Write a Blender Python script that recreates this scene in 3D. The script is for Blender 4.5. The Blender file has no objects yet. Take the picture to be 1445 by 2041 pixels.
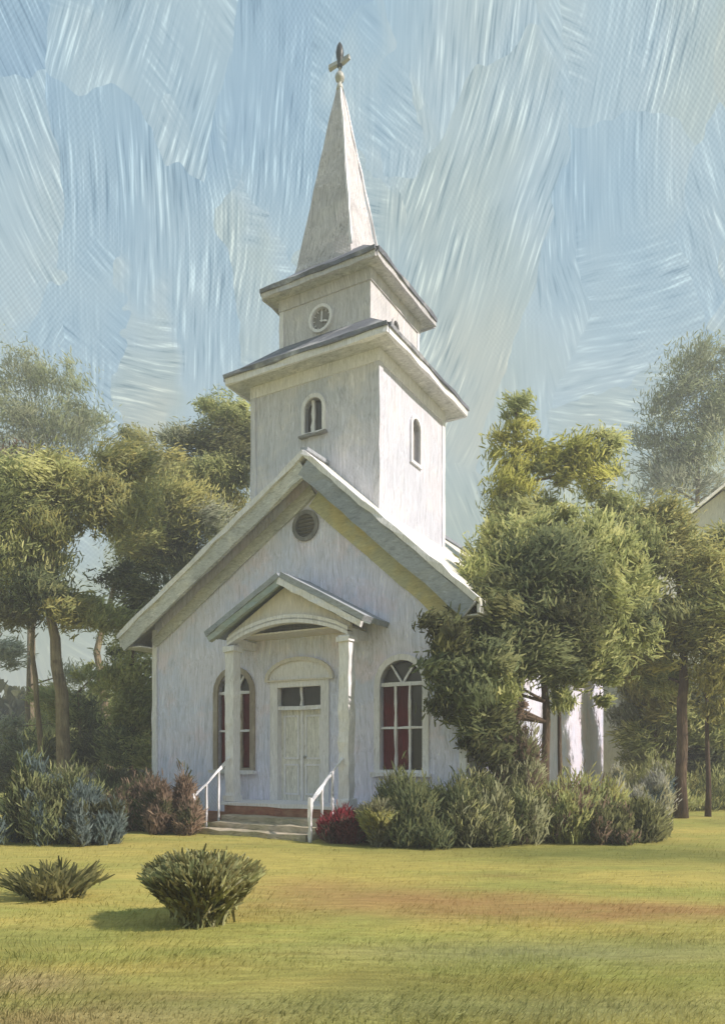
import bpy, math, random
import numpy as np
from mathutils import Vector, Matrix
R = math.radians
random.seed(7); rng = np.random.default_rng(7)
S = bpy.context.scene
COL = S.collection

# ------------------------------------------------------------------ camera
F = 1450.0; HOR = 1500.0; EYE = 1.6            # focal length in photo pixels, horizon row, eye height
cam = bpy.data.cameras.new('camera'); camo = bpy.data.objects.new('camera', cam); COL.objects.link(camo)
cam.sensor_fit = 'HORIZONTAL'; cam.sensor_width = 36; cam.lens = 36 * F / 1445
cam.shift_y = (HOR - 1020.5) / 1445
cam.clip_start = .1; cam.clip_end = 2000
camo.location = (0, 0, EYE); camo.rotation_euler = (R(90), 0, 0)
S.camera = camo

# ------------------------------------------------------------------ sun + sky
SUN_DIR = Vector((.905, -.42, .80)).normalized()       # towards the sun
sd = bpy.data.lights.new('sun', 'SUN'); sun = bpy.data.objects.new('sun', sd); COL.objects.link(sun)
sd.energy = 4.2; sd.angle = R(.6); sd.color = (1, .89, .78)
sun.rotation_euler = SUN_DIR.to_track_quat('Z', 'Y').to_euler(); sun.location = (20, -8, 30)

W = bpy.data.worlds.new('World'); S.world = W; W.use_nodes = True

class NT:
    """small node-tree helper"""
    def __init__(s, tree): s.t = tree; s.t.nodes.clear()
    def n(s, kind, ins=None, **props):
        nd = s.t.nodes.new(kind)
        for k, v in props.items(): setattr(nd, k, v)
        for k, v in (ins or {}).items():
            sock = nd.inputs[k]
            if isinstance(v, bpy.types.NodeSocket): s.t.links.new(v, sock)
            else: sock.default_value = v
        return nd
    def m(s, op, a, b=0.0, c=None, clamp=False):
        d = {0: a, 1: b}
        if c is not None: d[2] = c
        return s.n('ShaderNodeMath', d, operation=op, use_clamp=clamp).outputs[0]
    def vm(s, op, a, b): return s.n('ShaderNodeVectorMath', {0: a, 1: b}, operation=op).outputs[0]
    def mix(s, fac, a, b, mode='MIX'):
        return s.n('ShaderNodeMixRGB', {0: fac, 1: a, 2: b}, blend_type=mode).outputs[0]
    def noise(s, vec, scale, detail=2, rough=.5, dist=0, out=0, dims='3D'):
        return s.n('ShaderNodeTexNoise', {'Vector': vec, 'Scale': scale, 'Detail': detail, 'Roughness': rough, 'Distortion': dist}, noise_dimensions=dims).outputs[out]
    def ramp(s, fac, stops, interp='LINEAR'):
        nd = s.n('ShaderNodeValToRGB', {0: fac}); e = nd.color_ramp.elements; nd.color_ramp.interpolation = interp
        while len(e) < len(stops): e.new(.5)
        for el, (p, c) in zip(e, stops):
            el.position = p; el.color = (*c, 1) if len(c) == 3 else c
        return nd.outputs[0]
    def step(s, v, lo, hi):
        return s.n('ShaderNodeMapRange', {0: v, 1: lo, 2: hi, 3: 0.0, 4: 1.0}, interpolation_type='SMOOTHSTEP').outputs[0]

def srgb(r, g, b):
    f = lambda c: c / 12.92 if c <= .04045 else ((c + .055) / 1.055) ** 2.4
    return tuple(f(v / 255) for v in (r, g, b))

def brush(t, uv, cell, spread, bias, fine, along, seed):
    """strokes: random cells, each combed in a direction of its own.  returns (cell colour, comb value)"""
    off = t.vm('ADD', uv, (seed, seed * 1.7, 0))
    wob = t.vm('SCALE', t.vm('SUBTRACT', t.noise(off, cell * 1.3, 3, out=1, dims='2D'), (.5, .5, .5)), (0, 0, 0))
    wob.node.inputs['Scale'].default_value = .75 / cell
    p = t.vm('ADD', off, wob)
    p2 = t.vm('MULTIPLY', p, (1.0, .55, 1))
    v = t.n('ShaderNodeTexVoronoi', {'Vector': p2, 'Scale': cell, 'Randomness': 1.0}, voronoi_dimensions='2D', feature='F1')
    sep = t.n('ShaderNodeSeparateColor', {0: v.outputs['Color']})
    ang = t.m('MULTIPLY_ADD', sep.outputs[0], spread * 2, bias - spread)
    bend = t.vm('SCALE', t.vm('SUBTRACT', t.noise(off, cell * .8, 1, out=1, dims='2D'), (.5, .5, .5)), (0, 0, 0))
    bend.node.inputs['Scale'].default_value = .16 / cell
    rot = t.n('ShaderNodeVectorRotate', {'Vector': t.vm('ADD', off, bend), 'Angle': ang}, rotation_type='Z_AXIS').outputs[0]
    sh = t.n('ShaderNodeCombineXYZ', {0: t.m('MULTIPLY', sep.outputs[2], 37.0), 1: 0.0, 2: 0.0}).outputs[0]
    st = t.vm('ADD', t.vm('MULTIPLY', rot, (fine, along, 1)), sh)
    comb = t.noise(st, 1.0, 2, .62, dims='2D')
    return v.outputs['Color'], comb

t = NT(W.node_tree)
gen = t.n('ShaderNodeTexCoord').outputs['Generated']
sx = t.n('ShaderNodeSeparateXYZ', {0: gen})
az = t.m('ARCTAN2', sx.outputs[0], sx.outputs[1])
el = t.m('ARCSINE', sx.outputs[2])
uv = t.n('ShaderNodeCombineXYZ', {0: az, 1: el, 2: 0.0}).outputs[0]
c1, k1 = brush(t, uv, 5.2, .75, -.22, 205, 13.0, 3.1)
c2, k2 = brush(t, uv, 8.5, 1.3, -.5, 215, 16.0, 11.7)
pick = t.step(t.noise(uv, 4.0, 3, .6, dims='2D'), .45, .57)
cc = t.mix(pick, c1, c2); kk = t.n('ShaderNodeMix', {0: pick, 2: k1, 3: k2}).outputs[0]
g = t.n('ShaderNodeSeparateColor', {0: cc}).outputs[1]
big = t.noise(t.vm('ADD', uv, (1.3, .2, 0)), 2.6, 3, .55, dims='2D')
key = t.m('ADD', t.m('MULTIPLY', g, .26), t.m('MULTIPLY', big, .78), clamp=True)
skyc = t.ramp(key, [(.22, srgb(141, 172, 194)), (.38, srgb(152, 181, 197)), (.48, srgb(163, 188, 199)), (.56, srgb(172, 193, 200)), (.66, srgb(170, 188, 188)), (.80, srgb(184, 192, 182))])
low = t.m('SUBTRACT', 1.0, t.step(t.m('ADD', el, t.m('MULTIPLY_ADD', big, .9, -.45)), .16, .50))
skyc = t.mix(t.m('MULTIPLY', low, .55), skyc, srgb(176, 192, 188) + (1,))
lowg = t.m('SUBTRACT', 1.0, t.step(t.m('ADD', el, t.m('MULTIPLY_ADD', big, .7, -.35)), .34, .47))
side = t.step(t.m('ADD', t.m('ABSOLUTE', az), t.m('MULTIPLY_ADD', g, .10, -.05)), .24, .36)
skyc = t.mix(t.m('MULTIPLY', t.m('MULTIPLY', lowg, t.m('MULTIPLY_ADD', side, .6, .4)), .8), skyc, srgb(160, 172, 146) + (1,))
tone = t.ramp(kk, [(.28, (.52, .60, .66)), (.40, (.84, .88, .91)), (.54, (.96, .96, .97)), (.63, (1.18, 1.15, 1.12)), (.71, (1.6, 1.5, 1.4))])
tone = t.mix(t.m('MULTIPLY_ADD', t.step(t.noise(t.vm('ADD', uv, (5, 2, 0)), 7, 2, dims='2D'), .38, .62), .7, .3), (.98, .98, .98, 1), tone)
skyc = t.mix(1.0, skyc, tone, 'MULTIPLY')
wv = t.m('MULTIPLY', t.m('SINE', t.m('MULTIPLY', az, 1050.0)), t.m('SINE', t.m('MULTIPLY', el, 1050.0)))
wmask = t.step(t.noise(uv, 6, 2, dims='2D'), .4, .65)
skyc = t.mix(1.0, skyc, t.n('ShaderNodeCombineColor', {0: t.m('MULTIPLY_ADD', t.m('MULTIPLY', wv, wmask), .13, 1.0), 1: t.m('MULTIPLY_ADD', t.m('MULTIPLY', wv, wmask), .12, 1.0), 2: t.m('MULTIPLY_ADD', t.m('MULTIPLY', wv, wmask), .10, 1.0)}).outputs[0], 'MULTIPLY')
nish = t.n('ShaderNodeTexSky', sky_type='NISHITA', sun_disc=False, sun_elevation=math.asin(SUN_DIR.z), sun_rotation=math.atan2(SUN_DIR.x, SUN_DIR.y)).outputs[0]
paintsky = t.vm('SCALE', skyc, (0, 0, 0)); paintsky.node.inputs['Scale'].default_value = 7.8
final = t.mix(.94, nish, paintsky)
bg = t.n('ShaderNodeBackground', {0: final, 1: .1})
t.n('ShaderNodeOutputWorld', {0: bg.outputs[0]})

S.view_settings.view_transform = 'Standard'; S.view_settings.look = 'None'
S.view_settings.exposure = 0.6; S.view_settings.gamma = 1.0; S.view_settings.use_curve_mapping = False

# ------------------------------------------------------------------ helpers
def P(x, y, D):
    """point that the photo shows at pixel (x, y), standing D metres away"""
    return Vector(((x - 722.5) / F * D, D, EYE + (HOR - y) / F * D))

def paint(name, base, alt=None, warm=None, ax=(16, 16, 1.6), bump=.35, dist=.03, rough=.62, weave=.0, patch=.9, contrast=.16, spec=.3):
    """brushed paint: long combed streaks, broad patches of the alternative tint, canvas-like relief"""
    m = bpy.data.materials.new(name); m.use_nodes = True; t = NT(m.node_tree)
    co = t.n('ShaderNodeTexCoord').outputs['Object']
    bend = t.vm('SCALE', t.vm('SUBTRACT', t.noise(co, .9, 2, out=1), (.5, .5, .5)), (0, 0, 0)); bend.node.inputs['Scale'].default_value = .35
    cb = t.vm('ADD', co, bend)
    st = t.noise(t.vm('MULTIPLY', cb, ax), 1.0, 3, .62)
    st2 = t.noise(t.vm('MULTIPLY', cb, tuple(a * 2.7 for a in ax)), 1.0, 2, .6)
    c = base + (1,)
    if alt: c = t.mix(t.step(t.noise(cb, patch, 3, .55), .42, .62), base + (1,), alt + (1,))
    if warm: c = t.mix(t.m('MULTIPLY', t.step(t.noise(t.vm('ADD', cb, (9, 4, 2)), patch * 1.6, 3, .6), .5, .7), .75), c, warm + (1,))
    lo, hi = 1 - contrast, 1 + contrast * .75
    c = t.mix(1.0, c, t.ramp(st, [(.3, (lo, lo, lo)), (.45, (.97, .97, .97)), (.58, (1, 1, 1)), (.68, (hi, hi, hi))]), 'MULTIPLY')
    c = t.mix(1.0, c, t.ramp(st2, [(.3, (lo, lo, lo)), (.46, (.98, .98, .98)), (.6, (1, 1, 1)), (.7, (hi, hi, hi))]), 'MULTIPLY')
    s = t.n('ShaderNodeSeparateXYZ', {0: co})
    hgt = t.m('ADD', t.m('MULTIPLY', st, .6), t.m('MULTIPLY', st2, .5))
    if weave:
        w = t.m('MULTIPLY', t.m('SINE', t.m('MULTIPLY', t.m('ADD', s.outputs[0], s.outputs[1]), 68.0)), t.m('SINE', t.m('MULTIPLY', s.outputs[2], 68.0)))
        hgt = t.m('ADD', hgt, t.m('MULTIPLY', w, weave))
    bp = t.n('ShaderNodeBump', {'Strength': bump, 'Distance': dist, 'Height': hgt}).outputs[0]
    b = t.n('ShaderNodeBsdfPrincipled', {'Base Color': c, 'Roughness': rough, 'Normal': bp, 'Specular IOR Level': spec})
    t.n('ShaderNodeOutputMaterial', {0: b.outputs[0]})
    return m

M = {}
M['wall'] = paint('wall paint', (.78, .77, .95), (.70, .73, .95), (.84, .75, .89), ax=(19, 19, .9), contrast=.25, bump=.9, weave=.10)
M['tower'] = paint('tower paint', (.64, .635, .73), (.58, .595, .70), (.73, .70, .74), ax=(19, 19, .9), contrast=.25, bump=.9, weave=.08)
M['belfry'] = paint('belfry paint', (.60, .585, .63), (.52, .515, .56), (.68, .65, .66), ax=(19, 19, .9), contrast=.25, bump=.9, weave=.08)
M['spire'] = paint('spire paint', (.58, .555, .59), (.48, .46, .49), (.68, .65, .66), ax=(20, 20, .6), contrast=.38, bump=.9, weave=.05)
M['trim'] = paint('white trim', (.83, .815, .87), (.75, .745, .81), ax=(24, 24, 2), bump=.6, contrast=.2)
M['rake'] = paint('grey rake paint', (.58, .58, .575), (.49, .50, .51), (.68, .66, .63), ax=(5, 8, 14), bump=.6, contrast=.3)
M['slate'] = paint('slate blue and rake shade', (.36, .385, .44), (.28, .31, .37), ax=(5, 8, 12), bump=.5, contrast=.25)  # slate parts; on the right rake board it stands in for shade
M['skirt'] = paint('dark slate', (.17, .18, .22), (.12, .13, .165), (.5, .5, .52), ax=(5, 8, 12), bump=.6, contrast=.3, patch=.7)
M['ochre'] = paint('ochre bounce light', (.52, .51, .34), (.60, .52, .26), (.46, .50, .42), ax=(4, 6, 14), bump=.5, contrast=.2)  # stands in for light bounced up under the right eave
M['roof'] = paint('pale roof metal', (.78, .76, .71), (.68, .68, .62), (.78, .73, .60), ax=(4, 12, 4), bump=.6)
M['taupe'] = paint('taupe paint', (.33, .28, .23), (.42, .37, .32), bump=.5, contrast=.3)
M['dark'] = paint('dark glass', (.035, .03, .028), (.06, .055, .05), ax=(12, 12, 3), bump=.2, rough=.25, spec=.5)
M['greypane'] = paint('grey louver', (.26, .25, .25), (.17, .17, .18), bump=.4, contrast=.3)
M['red'] = paint('crimson drape', (.12, .010, .015), (.07, .009, .012), ax=(20, 20, 2), bump=.4, contrast=.35)
M['brick'] = paint('brick red base', (.30, .13, .085), (.36, .20, .14), (.24, .07, .06), ax=(4, 4, 14), bump=.6, contrast=.3, patch=2.5)
M['stone'] = paint('step stone', (.46, .40, .31), (.36, .33, .24), (.55, .48, .42), ax=(3, 6, 20), bump=.6, contrast=.35, patch=2)
M['teal'] = paint('teal grey shade', (.30, .37, .38), (.38, .42, .42), ax=(5, 8, 12), bump=.5, contrast=.2)  # shade of the left porch slope put into the colour
M['door'] = paint('door paint', (.78, .76, .73), (.70, .68, .65), ax=(22, 22, 1.2), bump=.9, contrast=.34, weave=.1)
M['peach'] = paint('porch ceiling paint', (.72, .66, .61), (.68, .66, .65), bump=.5)
M['iron'] = paint('iron', (.03, .032, .034), (.05, .07, .08), bump=.3, rough=.4)
M['pewter'] = paint('pewter', (.35, .35, .34), (.5, .5, .48), bump=.3, rough=.45)
M['bark'] = paint('bark', (.20, .155, .10), (.27, .22, .14), (.12, .08, .055), ax=(14, 14, 1.4), bump=1.0, dist=.06, contrast=.4, patch=2, rough=.8)
M['darkbark'] = paint('dark bark', (.085, .055, .04), (.13, .09, .06), ax=(14, 14, 1.4), bump=1.0, dist=.06, contrast=.4, patch=2, rough=.8)
M['housewall'] = paint('house wall', (.72, .70, .62), (.64, .64, .58), bump=.5)

def leafmat(name, trans=.22):
    m = bpy.data.materials.new(name); m.use_nodes = True; t = NT(m.node_tree)
    a = t.n('ShaderNodeAttribute', attribute_name='col').outputs[0]
    co = t.n('ShaderNodeTexCoord').outputs['Object']
    v = t.noise(co, 14, 2, .6)
    c = t.mix(1.0, a, t.ramp(v, [(.3, (.78, .78, .78)), (.7, (1.2, 1.2, 1.18))]), 'MULTIPLY')
    b = t.n('ShaderNodeBsdfPrincipled', {'Base Color': c, 'Roughness': .85, 'Specular IOR Level': .08})
    tr = t.n('ShaderNodeBsdfTranslucent', {0: c})
    mx = t.n('ShaderNodeMixShader', {0: trans, 1: b.outputs[0], 2: tr.outputs[0]})
    t.n('ShaderNodeOutputMaterial', {0: mx.outputs[0]})
    return m
M['leaf'] = leafmat('leaf', .5)

class MB:
    def __init__(s): s.v = []; s.f = []
    def add(s, vs, fs):
        o = len(s.v); s.v += [tuple(p) for p in vs]; s.f += [tuple(i + o for i in f) for f in fs]; return s
    def box(s, x0, x1, y0, y1, z0, z1):
        return s.add([(x0, y0, z0), (x1, y0, z0), (x1, y1, z0), (x0, y1, z0), (x0, y0, z1), (x1, y0, z1), (x1, y1, z1), (x0, y1, z1)],
              [(0, 3, 2, 1), (4, 5, 6, 7), (0, 1, 5, 4), (1, 2, 6, 5), (2, 3, 7, 6), (3, 0, 4, 7)])
    def prism(s, poly, d0, d1, ax='y'):
        """outline in (x, z) swept along y, or in (y, z) along x, or (x, y) along z"""
        f = {'y': lambda a, b, d: (a, d, b), 'x': lambda a, b, d: (d, a, b), 'z': lambda a, b, d: (a, b, d)}[ax]
        n = len(poly)
        vs = [f(a, b, d0) for a, b in poly] + [f(a, b, d1) for a, b in poly]
        return s.add(vs, [tuple(range(n)), tuple(range(2 * n - 1, n - 1, -1))] + [(i, i + n, (i + 1) % n + n, (i + 1) % n) for i in range(n)])
    def ring(s, outer, inner, d0, d1, ax='y'):
        """closed or open frame between two outlines of equal length"""
        f = {'y': lambda a, b, d: (a, d, b), 'x': lambda a, b, d: (d, a, b)}[ax]
        n = len(outer)
        vs = [f(*p, d0) for p in outer] + [f(*p, d0) for p in inner] + [f(*p, d1) for p in outer] + [f(*p, d1) for p in inner]
        fs = []
        for i in range(n):
            j = (i + 1) % n
            fs += [(i, j, n + j, n + i), (2 * n + j, 2 * n + i, 3 * n + i, 3 * n + j), (i, 2 * n + i, 2 * n + j, j), (n + j, 3 * n + j, 3 * n + i, n + i)]
        return s.add(vs, fs)
    def bar(s, p0, p1, a, b, n=6, jit=.008):
        """hand-cut board from p0 to p1, half extents a and b (vectors)"""
        p0, p1, a, b = map(Vector, (p0, p1, a, b)); vs = []; fs = []
        for i in range(n + 1):
            c = p0.lerp(p1, i / n)
            for sa, sb in ((-1, -1), (1, -1), (1, 1), (-1, 1)):
                j = Vector((random.gauss(0, jit), random.gauss(0, jit), random.gauss(0, jit)))
                vs.append(c + a * sa + b * sb + j)
        for i in range(n):
            for k in range(4):
                q = 4 * i + k; r = 4 * i + (k + 1) % 4
                fs.append((q, r, r + 4, q + 4))
        fs += [(3, 2, 1, 0), (4 * n, 4 * n + 1, 4 * n + 2, 4 * n + 3)]
        return s.add(vs, fs)
    def tube(s, pts, rads, seg=8):
        n = len(pts); vs = []; fs = []
        pts = [Vector(p) for p in pts]
        for i, p in enumerate(pts):
            d = (pts[min(i + 1, n - 1)] - pts[max(i - 1, 0)]).normalized()
            u = d.cross(Vector((0, 1, .01))).normalized(); w = d.cross(u).normalized()
            for k in range(seg):
                a = 2 * math.pi * k / seg; r = rads[i] * (1 + random.uniform(-.09, .09))
                vs.append(p + u * math.cos(a) * r + w * math.sin(a) * r)
        for i in range(n - 1):
            for k in range(seg):
                q = i * seg + k; r = i * seg + (k + 1) % seg
                fs.append((q, r, r + seg, q + seg))
        fs += [tuple(range(seg - 1, -1, -1)), tuple(range((n - 1) * seg, n * seg))]
        return s.add(vs, fs)
    def lathe(s, c, prof, seg=16):
        vs = []; fs = []
        for r, z in prof:
            for k in range(seg):
                a = 2 * math.pi * k / seg; vs.append((c[0] + r * math.cos(a), c[1] + r * math.sin(a), c[2] + z))
        for i in range(len(prof) - 1):
            for k in range(seg):
                q = i * seg + k; r = i * seg + (k + 1) % seg; fs.append((q, r, r + seg, q + seg))
        fs += [tuple(range(seg - 1, -1, -1)), tuple(range((len(prof) - 1) * seg, len(prof) * seg))]
        return s.add(vs, fs)
    def mesh(s, name, mat, smooth=False):
        me = bpy.data.meshes.new(name); me.from_pydata(s.v, [], s.f); me.update()
        import bmesh
        bm = bmesh.new(); bm.from_mesh(me); bmesh.ops.recalc_face_normals(bm, faces=bm.faces); bm.to_mesh(me); bm.free()
        me.materials.append(mat)
        if smooth: me.polygons.foreach_set('use_smooth', [True] * len(me.polygons))
        return me
    def build(s, name, mat, parent=None, smooth=False, label=None):
        o = bpy.data.objects.new(name, s.mesh(name, mat, smooth)); COL.objects.link(o)
        if parent: o.parent = parent
        if label: o['label'] = label
        return o

def tag(o, label=None, cat=None, group=None, kind=None):
    for k, v in (('label', label), ('category', cat), ('group', group), ('kind', kind)):
        if v: o[k] = v
    return o
def empty(name, loc, rz=0):
    o = bpy.data.objects.new(name, None); COL.objects.link(o); o.location = loc; o.rotation_euler = (0, 0, rz); o.empty_display_size = .2
    return o
def cut(o, cutters):
    """carve real openings into a wall"""
    cs = []
    for mb in cutters:
        c = bpy.data.objects.new('cutter', mb.mesh('cutter', M['wall'])); COL.objects.link(c); cs.append(c)
        c.parent = o.parent
        md = o.modifiers.new('cut', 'BOOLEAN'); md.object = c; md.operation = 'DIFFERENCE'; md.solver = 'EXACT'
    dg = bpy.context.evaluated_depsgraph_get(); dg.update()
    me = bpy.data.meshes.new_from_object(o.evaluated_get(dg))
    o.modifiers.clear(); old = o.data; o.data = me; me.name = o.name
    bpy.data.meshes.remove(old)
    for c in cs: bpy.data.objects.remove(c)

def arch(cx, z0, z1, hw, rise=None, n=10):
    """round-headed outline, counter-clockwise from bottom left"""
    rise = hw if rise is None else rise
    return [(cx - hw, z0), (cx + hw, z0)] + [(cx + hw * math.cos(math.pi * i / n), z1 - rise + rise * math.sin(math.pi * i / n)) for i in range(n + 1)]
def circ(cx, cz, r, n=24): return [(cx + r * math.cos(2 * math.pi * i / n), cz + r * math.sin(2 * math.pi * i / n)) for i in range(n)]

# ------------------------------------------------------------------ ground
def vnoise(x, y, seed):
    """smooth value noise, numpy"""
    r = np.random.default_rng(seed); tab = r.random((256, 256))
    xi = np.floor(x).astype(int); yi = np.floor(y).astype(int); fx = x - xi; fy = y - yi
    fx = fx * fx * (3 - 2 * fx); fy = fy * fy * (3 - 2 * fy)
    g = lambda a, b: tab[a % 256, b % 256]
    return (g(xi, yi) * (1 - fx) + g(xi + 1, yi) * fx) * (1 - fy) + (g(xi, yi + 1) * (1 - fx) + g(xi + 1, yi + 1) * fx) * fy

def lawn_colour(X, Y):
    """turf tints: olive green, yellow grass and bare orange earth, in patches on the ground"""
    X = np.asarray(X, float); Y = np.asarray(Y, float)
    st = .5 * vnoise(X * .55, Y * 2.6, 1) + .3 * vnoise(X * 1.7, Y * 7, 2) + .2 * vnoise(X * 5, Y * 16, 3)
    pt = .6 * vnoise(X * .35 + 5, Y * .5, 4) + .4 * vnoise(X * 1.1, Y * 1.6, 5)
    green = np.array((.175, .19, .06)); yellow = np.array((.25, .225, .075)); deep = np.array((.115, .125, .042)); pale = np.array((.26, .27, .13)); earth = np.array((.195, .135, .062)); bare = np.array((.36, .29, .17))
    c = green + (yellow - green) * np.clip((st - .3) * 2.4, 0, 1)[..., None]
    c = c + (deep - c) * (np.clip((.42 - pt) * 4, 0, 1) * .55)[..., None]
    def blob(px, py, wx, wy, col, k):
        nonlocal c
        D = F * EYE / (py - HOR); cx = (px - 722) / F * D
        e = np.exp(-(((X - cx) / wx) ** 2 + ((Y - D) / wy) ** 2)); e = np.clip(e * k * (.35 + 1.3 * st), 0, 1)
        c = c + (col - c) * e[..., None]
    blob(1150, 1818, 2.6, .42, earth, 1.2); blob(820, 1790, 1.5, .6, earth, 1.0); blob(640, 1770, .8, .8, earth, .6)
    blob(720, 1720, 2.0, 1.1, yellow, .9); blob(250, 1700, 2.5, 1.6, yellow, .9)
    c = c * np.array((1.72, 1.64, 1.62))
    blob(60, 1960, .5, .25, bare, .9); blob(300, 1990, .6, .2, earth, .5); blob(40, 2030, 1.4, .3, bare, .6)
    blob(850, 1960, .8, .5, deep, .55); blob(1100, 1900, 1.8, .35, pale, 1.0); blob(1000, 2010, 2.0, .25, pale, .7); blob(1200, 1700, 3.0, 1.2, green, .9); blob(480, 1940, .8, .4, yellow, .5); blob(1000, 1745, .5, .2, earth, .5)
    return c

def set_col(me, cols):
    a = me.color_attributes.new('col', 'FLOAT_COLOR', 'POINT')
    buf = np.ones((len(cols), 4), np.float32); buf[:, :3] = cols; a.data.foreach_set('color', buf.ravel())

def build_ground():
    xs = np.concatenate([[-260, -100, -40, -22], np.arange(-14, 14.01, .12), [22, 40, 100, 260]])
    ys = np.concatenate([[-60, -30, -8, 0], np.arange(2, 20.01, .1), np.arange(21, 40, 1.5), [50, 80, 150, 260]])
    X, Y = np.meshgrid(xs, ys); Z = .035 * (vnoise(X * .9, Y * .9, 9) - .5) + .02 * (vnoise(X * 3, Y * 3, 10) - .5)
    Z[(np.abs(X) > 20) | (Y > 40) | (Y < 0)] = 0
    nx, ny = len(xs), len(ys)
    v = np.stack([X.ravel(), Y.ravel(), Z.ravel()], 1)
    i = np.arange(nx * ny).reshape(ny, nx)
    f = np.stack([i[:-1, :-1].ravel(), i[:-1, 1:].ravel(), i[1:, 1:].ravel(), i[1:, :-1].ravel()], 1)
    me = bpy.data.meshes.new('ground'); me.from_pydata(v.tolist(), [], f.tolist()); me.update()
    me.polygons.foreach_set('use_smooth', [True] * len(me.polygons))
    set_col(me, lawn_colour(v[:, 0], v[:, 1]))
    m = bpy.data.materials.new('turf'); m.use_nodes = True; t = NT(m.node_tree)
    a = t.n('ShaderNodeAttribute', attribute_name='col').outputs[0]
    co = t.n('ShaderNodeTexCoord').outputs['Object']
    n1 = t.noise(t.vm('MULTIPLY', co, (2.2, 13, 1)), 1.0, 4, .65, .6); n2 = t.noise(co, 55, 3, .7)
    c = t.mix(1.0, a, t.ramp(n1, [(.3, (.78, .76, .7)), (.7, (1.22, 1.2, 1.15))]), 'MULTIPLY')
    c = t.mix(1.0, c, t.ramp(n2, [(.3, (.8, .8, .75)), (.7, (1.18, 1.18, 1.12))]), 'MULTIPLY')
    h = t.m('ADD', t.m('MULTIPLY', n1, 1.0), t.m('MULTIPLY', n2, .6))
    bp = t.n('ShaderNodeBump', {'Strength': .6, 'Distance': .04, 'Height': h}).outputs[0]
    b = t.n('ShaderNodeBsdfPrincipled', {'Base Color': c, 'Roughness': .8, 'Normal': bp, 'Specular IOR Level': .15})
    t.n('ShaderNodeOutputMaterial', {0: b.outputs[0]})
    me.materials.append(m)
    o = bpy.data.objects.new('ground', me); COL.objects.link(o); tag(o, kind='structure')
build_ground()

def dabs(name, pos, dirs, L, Wd, cols, parent=None, bendk=.25, mat='leaf', nrm=None):
    """many small leaf dabs: two quads each, bent along their length"""
    n = len(pos); pos = np.asarray(pos); d = np.asarray(dirs); d = d / np.linalg.norm(d, axis=1)[:, None]
    r = rng.normal(size=(n, 3)); s = np.cross(d, r); s /= np.linalg.norm(s, axis=1)[:, None]; nn = np.cross(s, d)
    if nrm is not None:
        sg = np.sign((nn * nrm).sum(1))[:, None]; s = s * sg; nn = nn * sg
    L = np.broadcast_to(L, n)[:, None]; Wd = np.broadcast_to(Wd, n)[:, None]
    a = pos - d * L * .5; mid = pos + nn * L * bendk * rng.uniform(-.6, .6, (n, 1)); b = pos + d * L * .5
    s = s if nrm is None else s
    V = np.stack([a - s * Wd * .22, a + s * Wd * .22, mid + s * Wd * .5, mid - s * Wd * .5, b + s * Wd * .16, b - s * Wd * .16], 1).reshape(-1, 3)
    k = np.arange(n)[:, None] * 6
    Fc = np.concatenate([k + np.array([[0, 1, 2, 3]]), k + np.array([[3, 2, 4, 5]])], 0)
    me = bpy.data.meshes.new(name)
    me.vertices.add(len(V)); me.vertices.foreach_set('co', V.astype(np.float32).ravel())
    me.loops.add(Fc.size); me.loops.foreach_set('vertex_index', Fc.ravel().astype(np.int32))
    me.polygons.add(len(Fc)); me.polygons.foreach_set('loop_start', (np.arange(len(Fc)) * 4).astype(np.int32))
    me.update(calc_edges=True)
    if nrm is not None:
        q = np.asarray(nrm) + nn * .55; q /= np.linalg.norm(q, axis=1)[:, None]
        me.polygons.foreach_set('use_smooth', np.ones(len(Fc), bool)); me.normals_split_custom_set_from_vertices(np.repeat(q, 6, 0).tolist())
    set_col(me, np.repeat(cols, 6, 0)); me.materials.append(M[mat])
    o = bpy.data.objects.new(name, me); COL.objects.link(o)
    if parent: o.parent = parent
    return o

def build_grass():
    n = 100000
    D = 1 / rng.uniform(1 / 17.5, 1 / 3.6, n); X = rng.uniform(-.62, .62, n) * D
    keep = rng.random(n) < .35 + .65 * vnoise(X * 1.5, D * 3, 21); D = D[keep]; X = X[keep]; n = len(X)
    h = .020 + .030 * rng.random(n) * vnoise(X * .8, D * 1.6, 22)
    ang = (vnoise(X * .7, D * 1.2, 23) - .5) * 5
    d = np.stack([np.cos(ang) * .9 + rng.normal(0, .35, n), rng.normal(0, .5, n), .7 + rng.random(n)], 1)
    c = lawn_colour(X, D) * (1 + rng.normal(0, .13, (n, 1))) * np.array((1.22, 1.22, 1.16))
    pos = np.stack([X, D, h * .45], 1)
    o = dabs('grass', pos, d, h * 1.5, h * .15, np.clip(c, .01, 1), nrm=np.tile((0, 0, 1.6), (n, 1))); tag(o, kind='stuff')
    tag(o, 'short olive and straw coloured grass of the church lawn', 'grass')
build_grass()

# ------------------------------------------------------------------ church
TH = R(30)
church = empty('white_church', (-1.25, 15.5, 0), -TH)
tag(church, 'white wooden church with square clock tower and tall pointed spire', 'church')
UL, UR = -4.42, 3.7           # wall ends left / right of the gable peak (x), front wall at y = 0, back is +y
ZE, ZP, BACK = 4.75, 7.78, 12.0
PK = .36
OV = .45                      # forward overhang
TIPL, TIPR = -5.12, 4.12; ZTL, ZTR = 4.42, 4.38
def roofz(u): return ZP + (ZTL - ZP) * (u - PK) / (TIPL - PK) if u < PK else ZP + (ZTR - ZP) * (u - PK) / (TIPR - PK)

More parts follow.
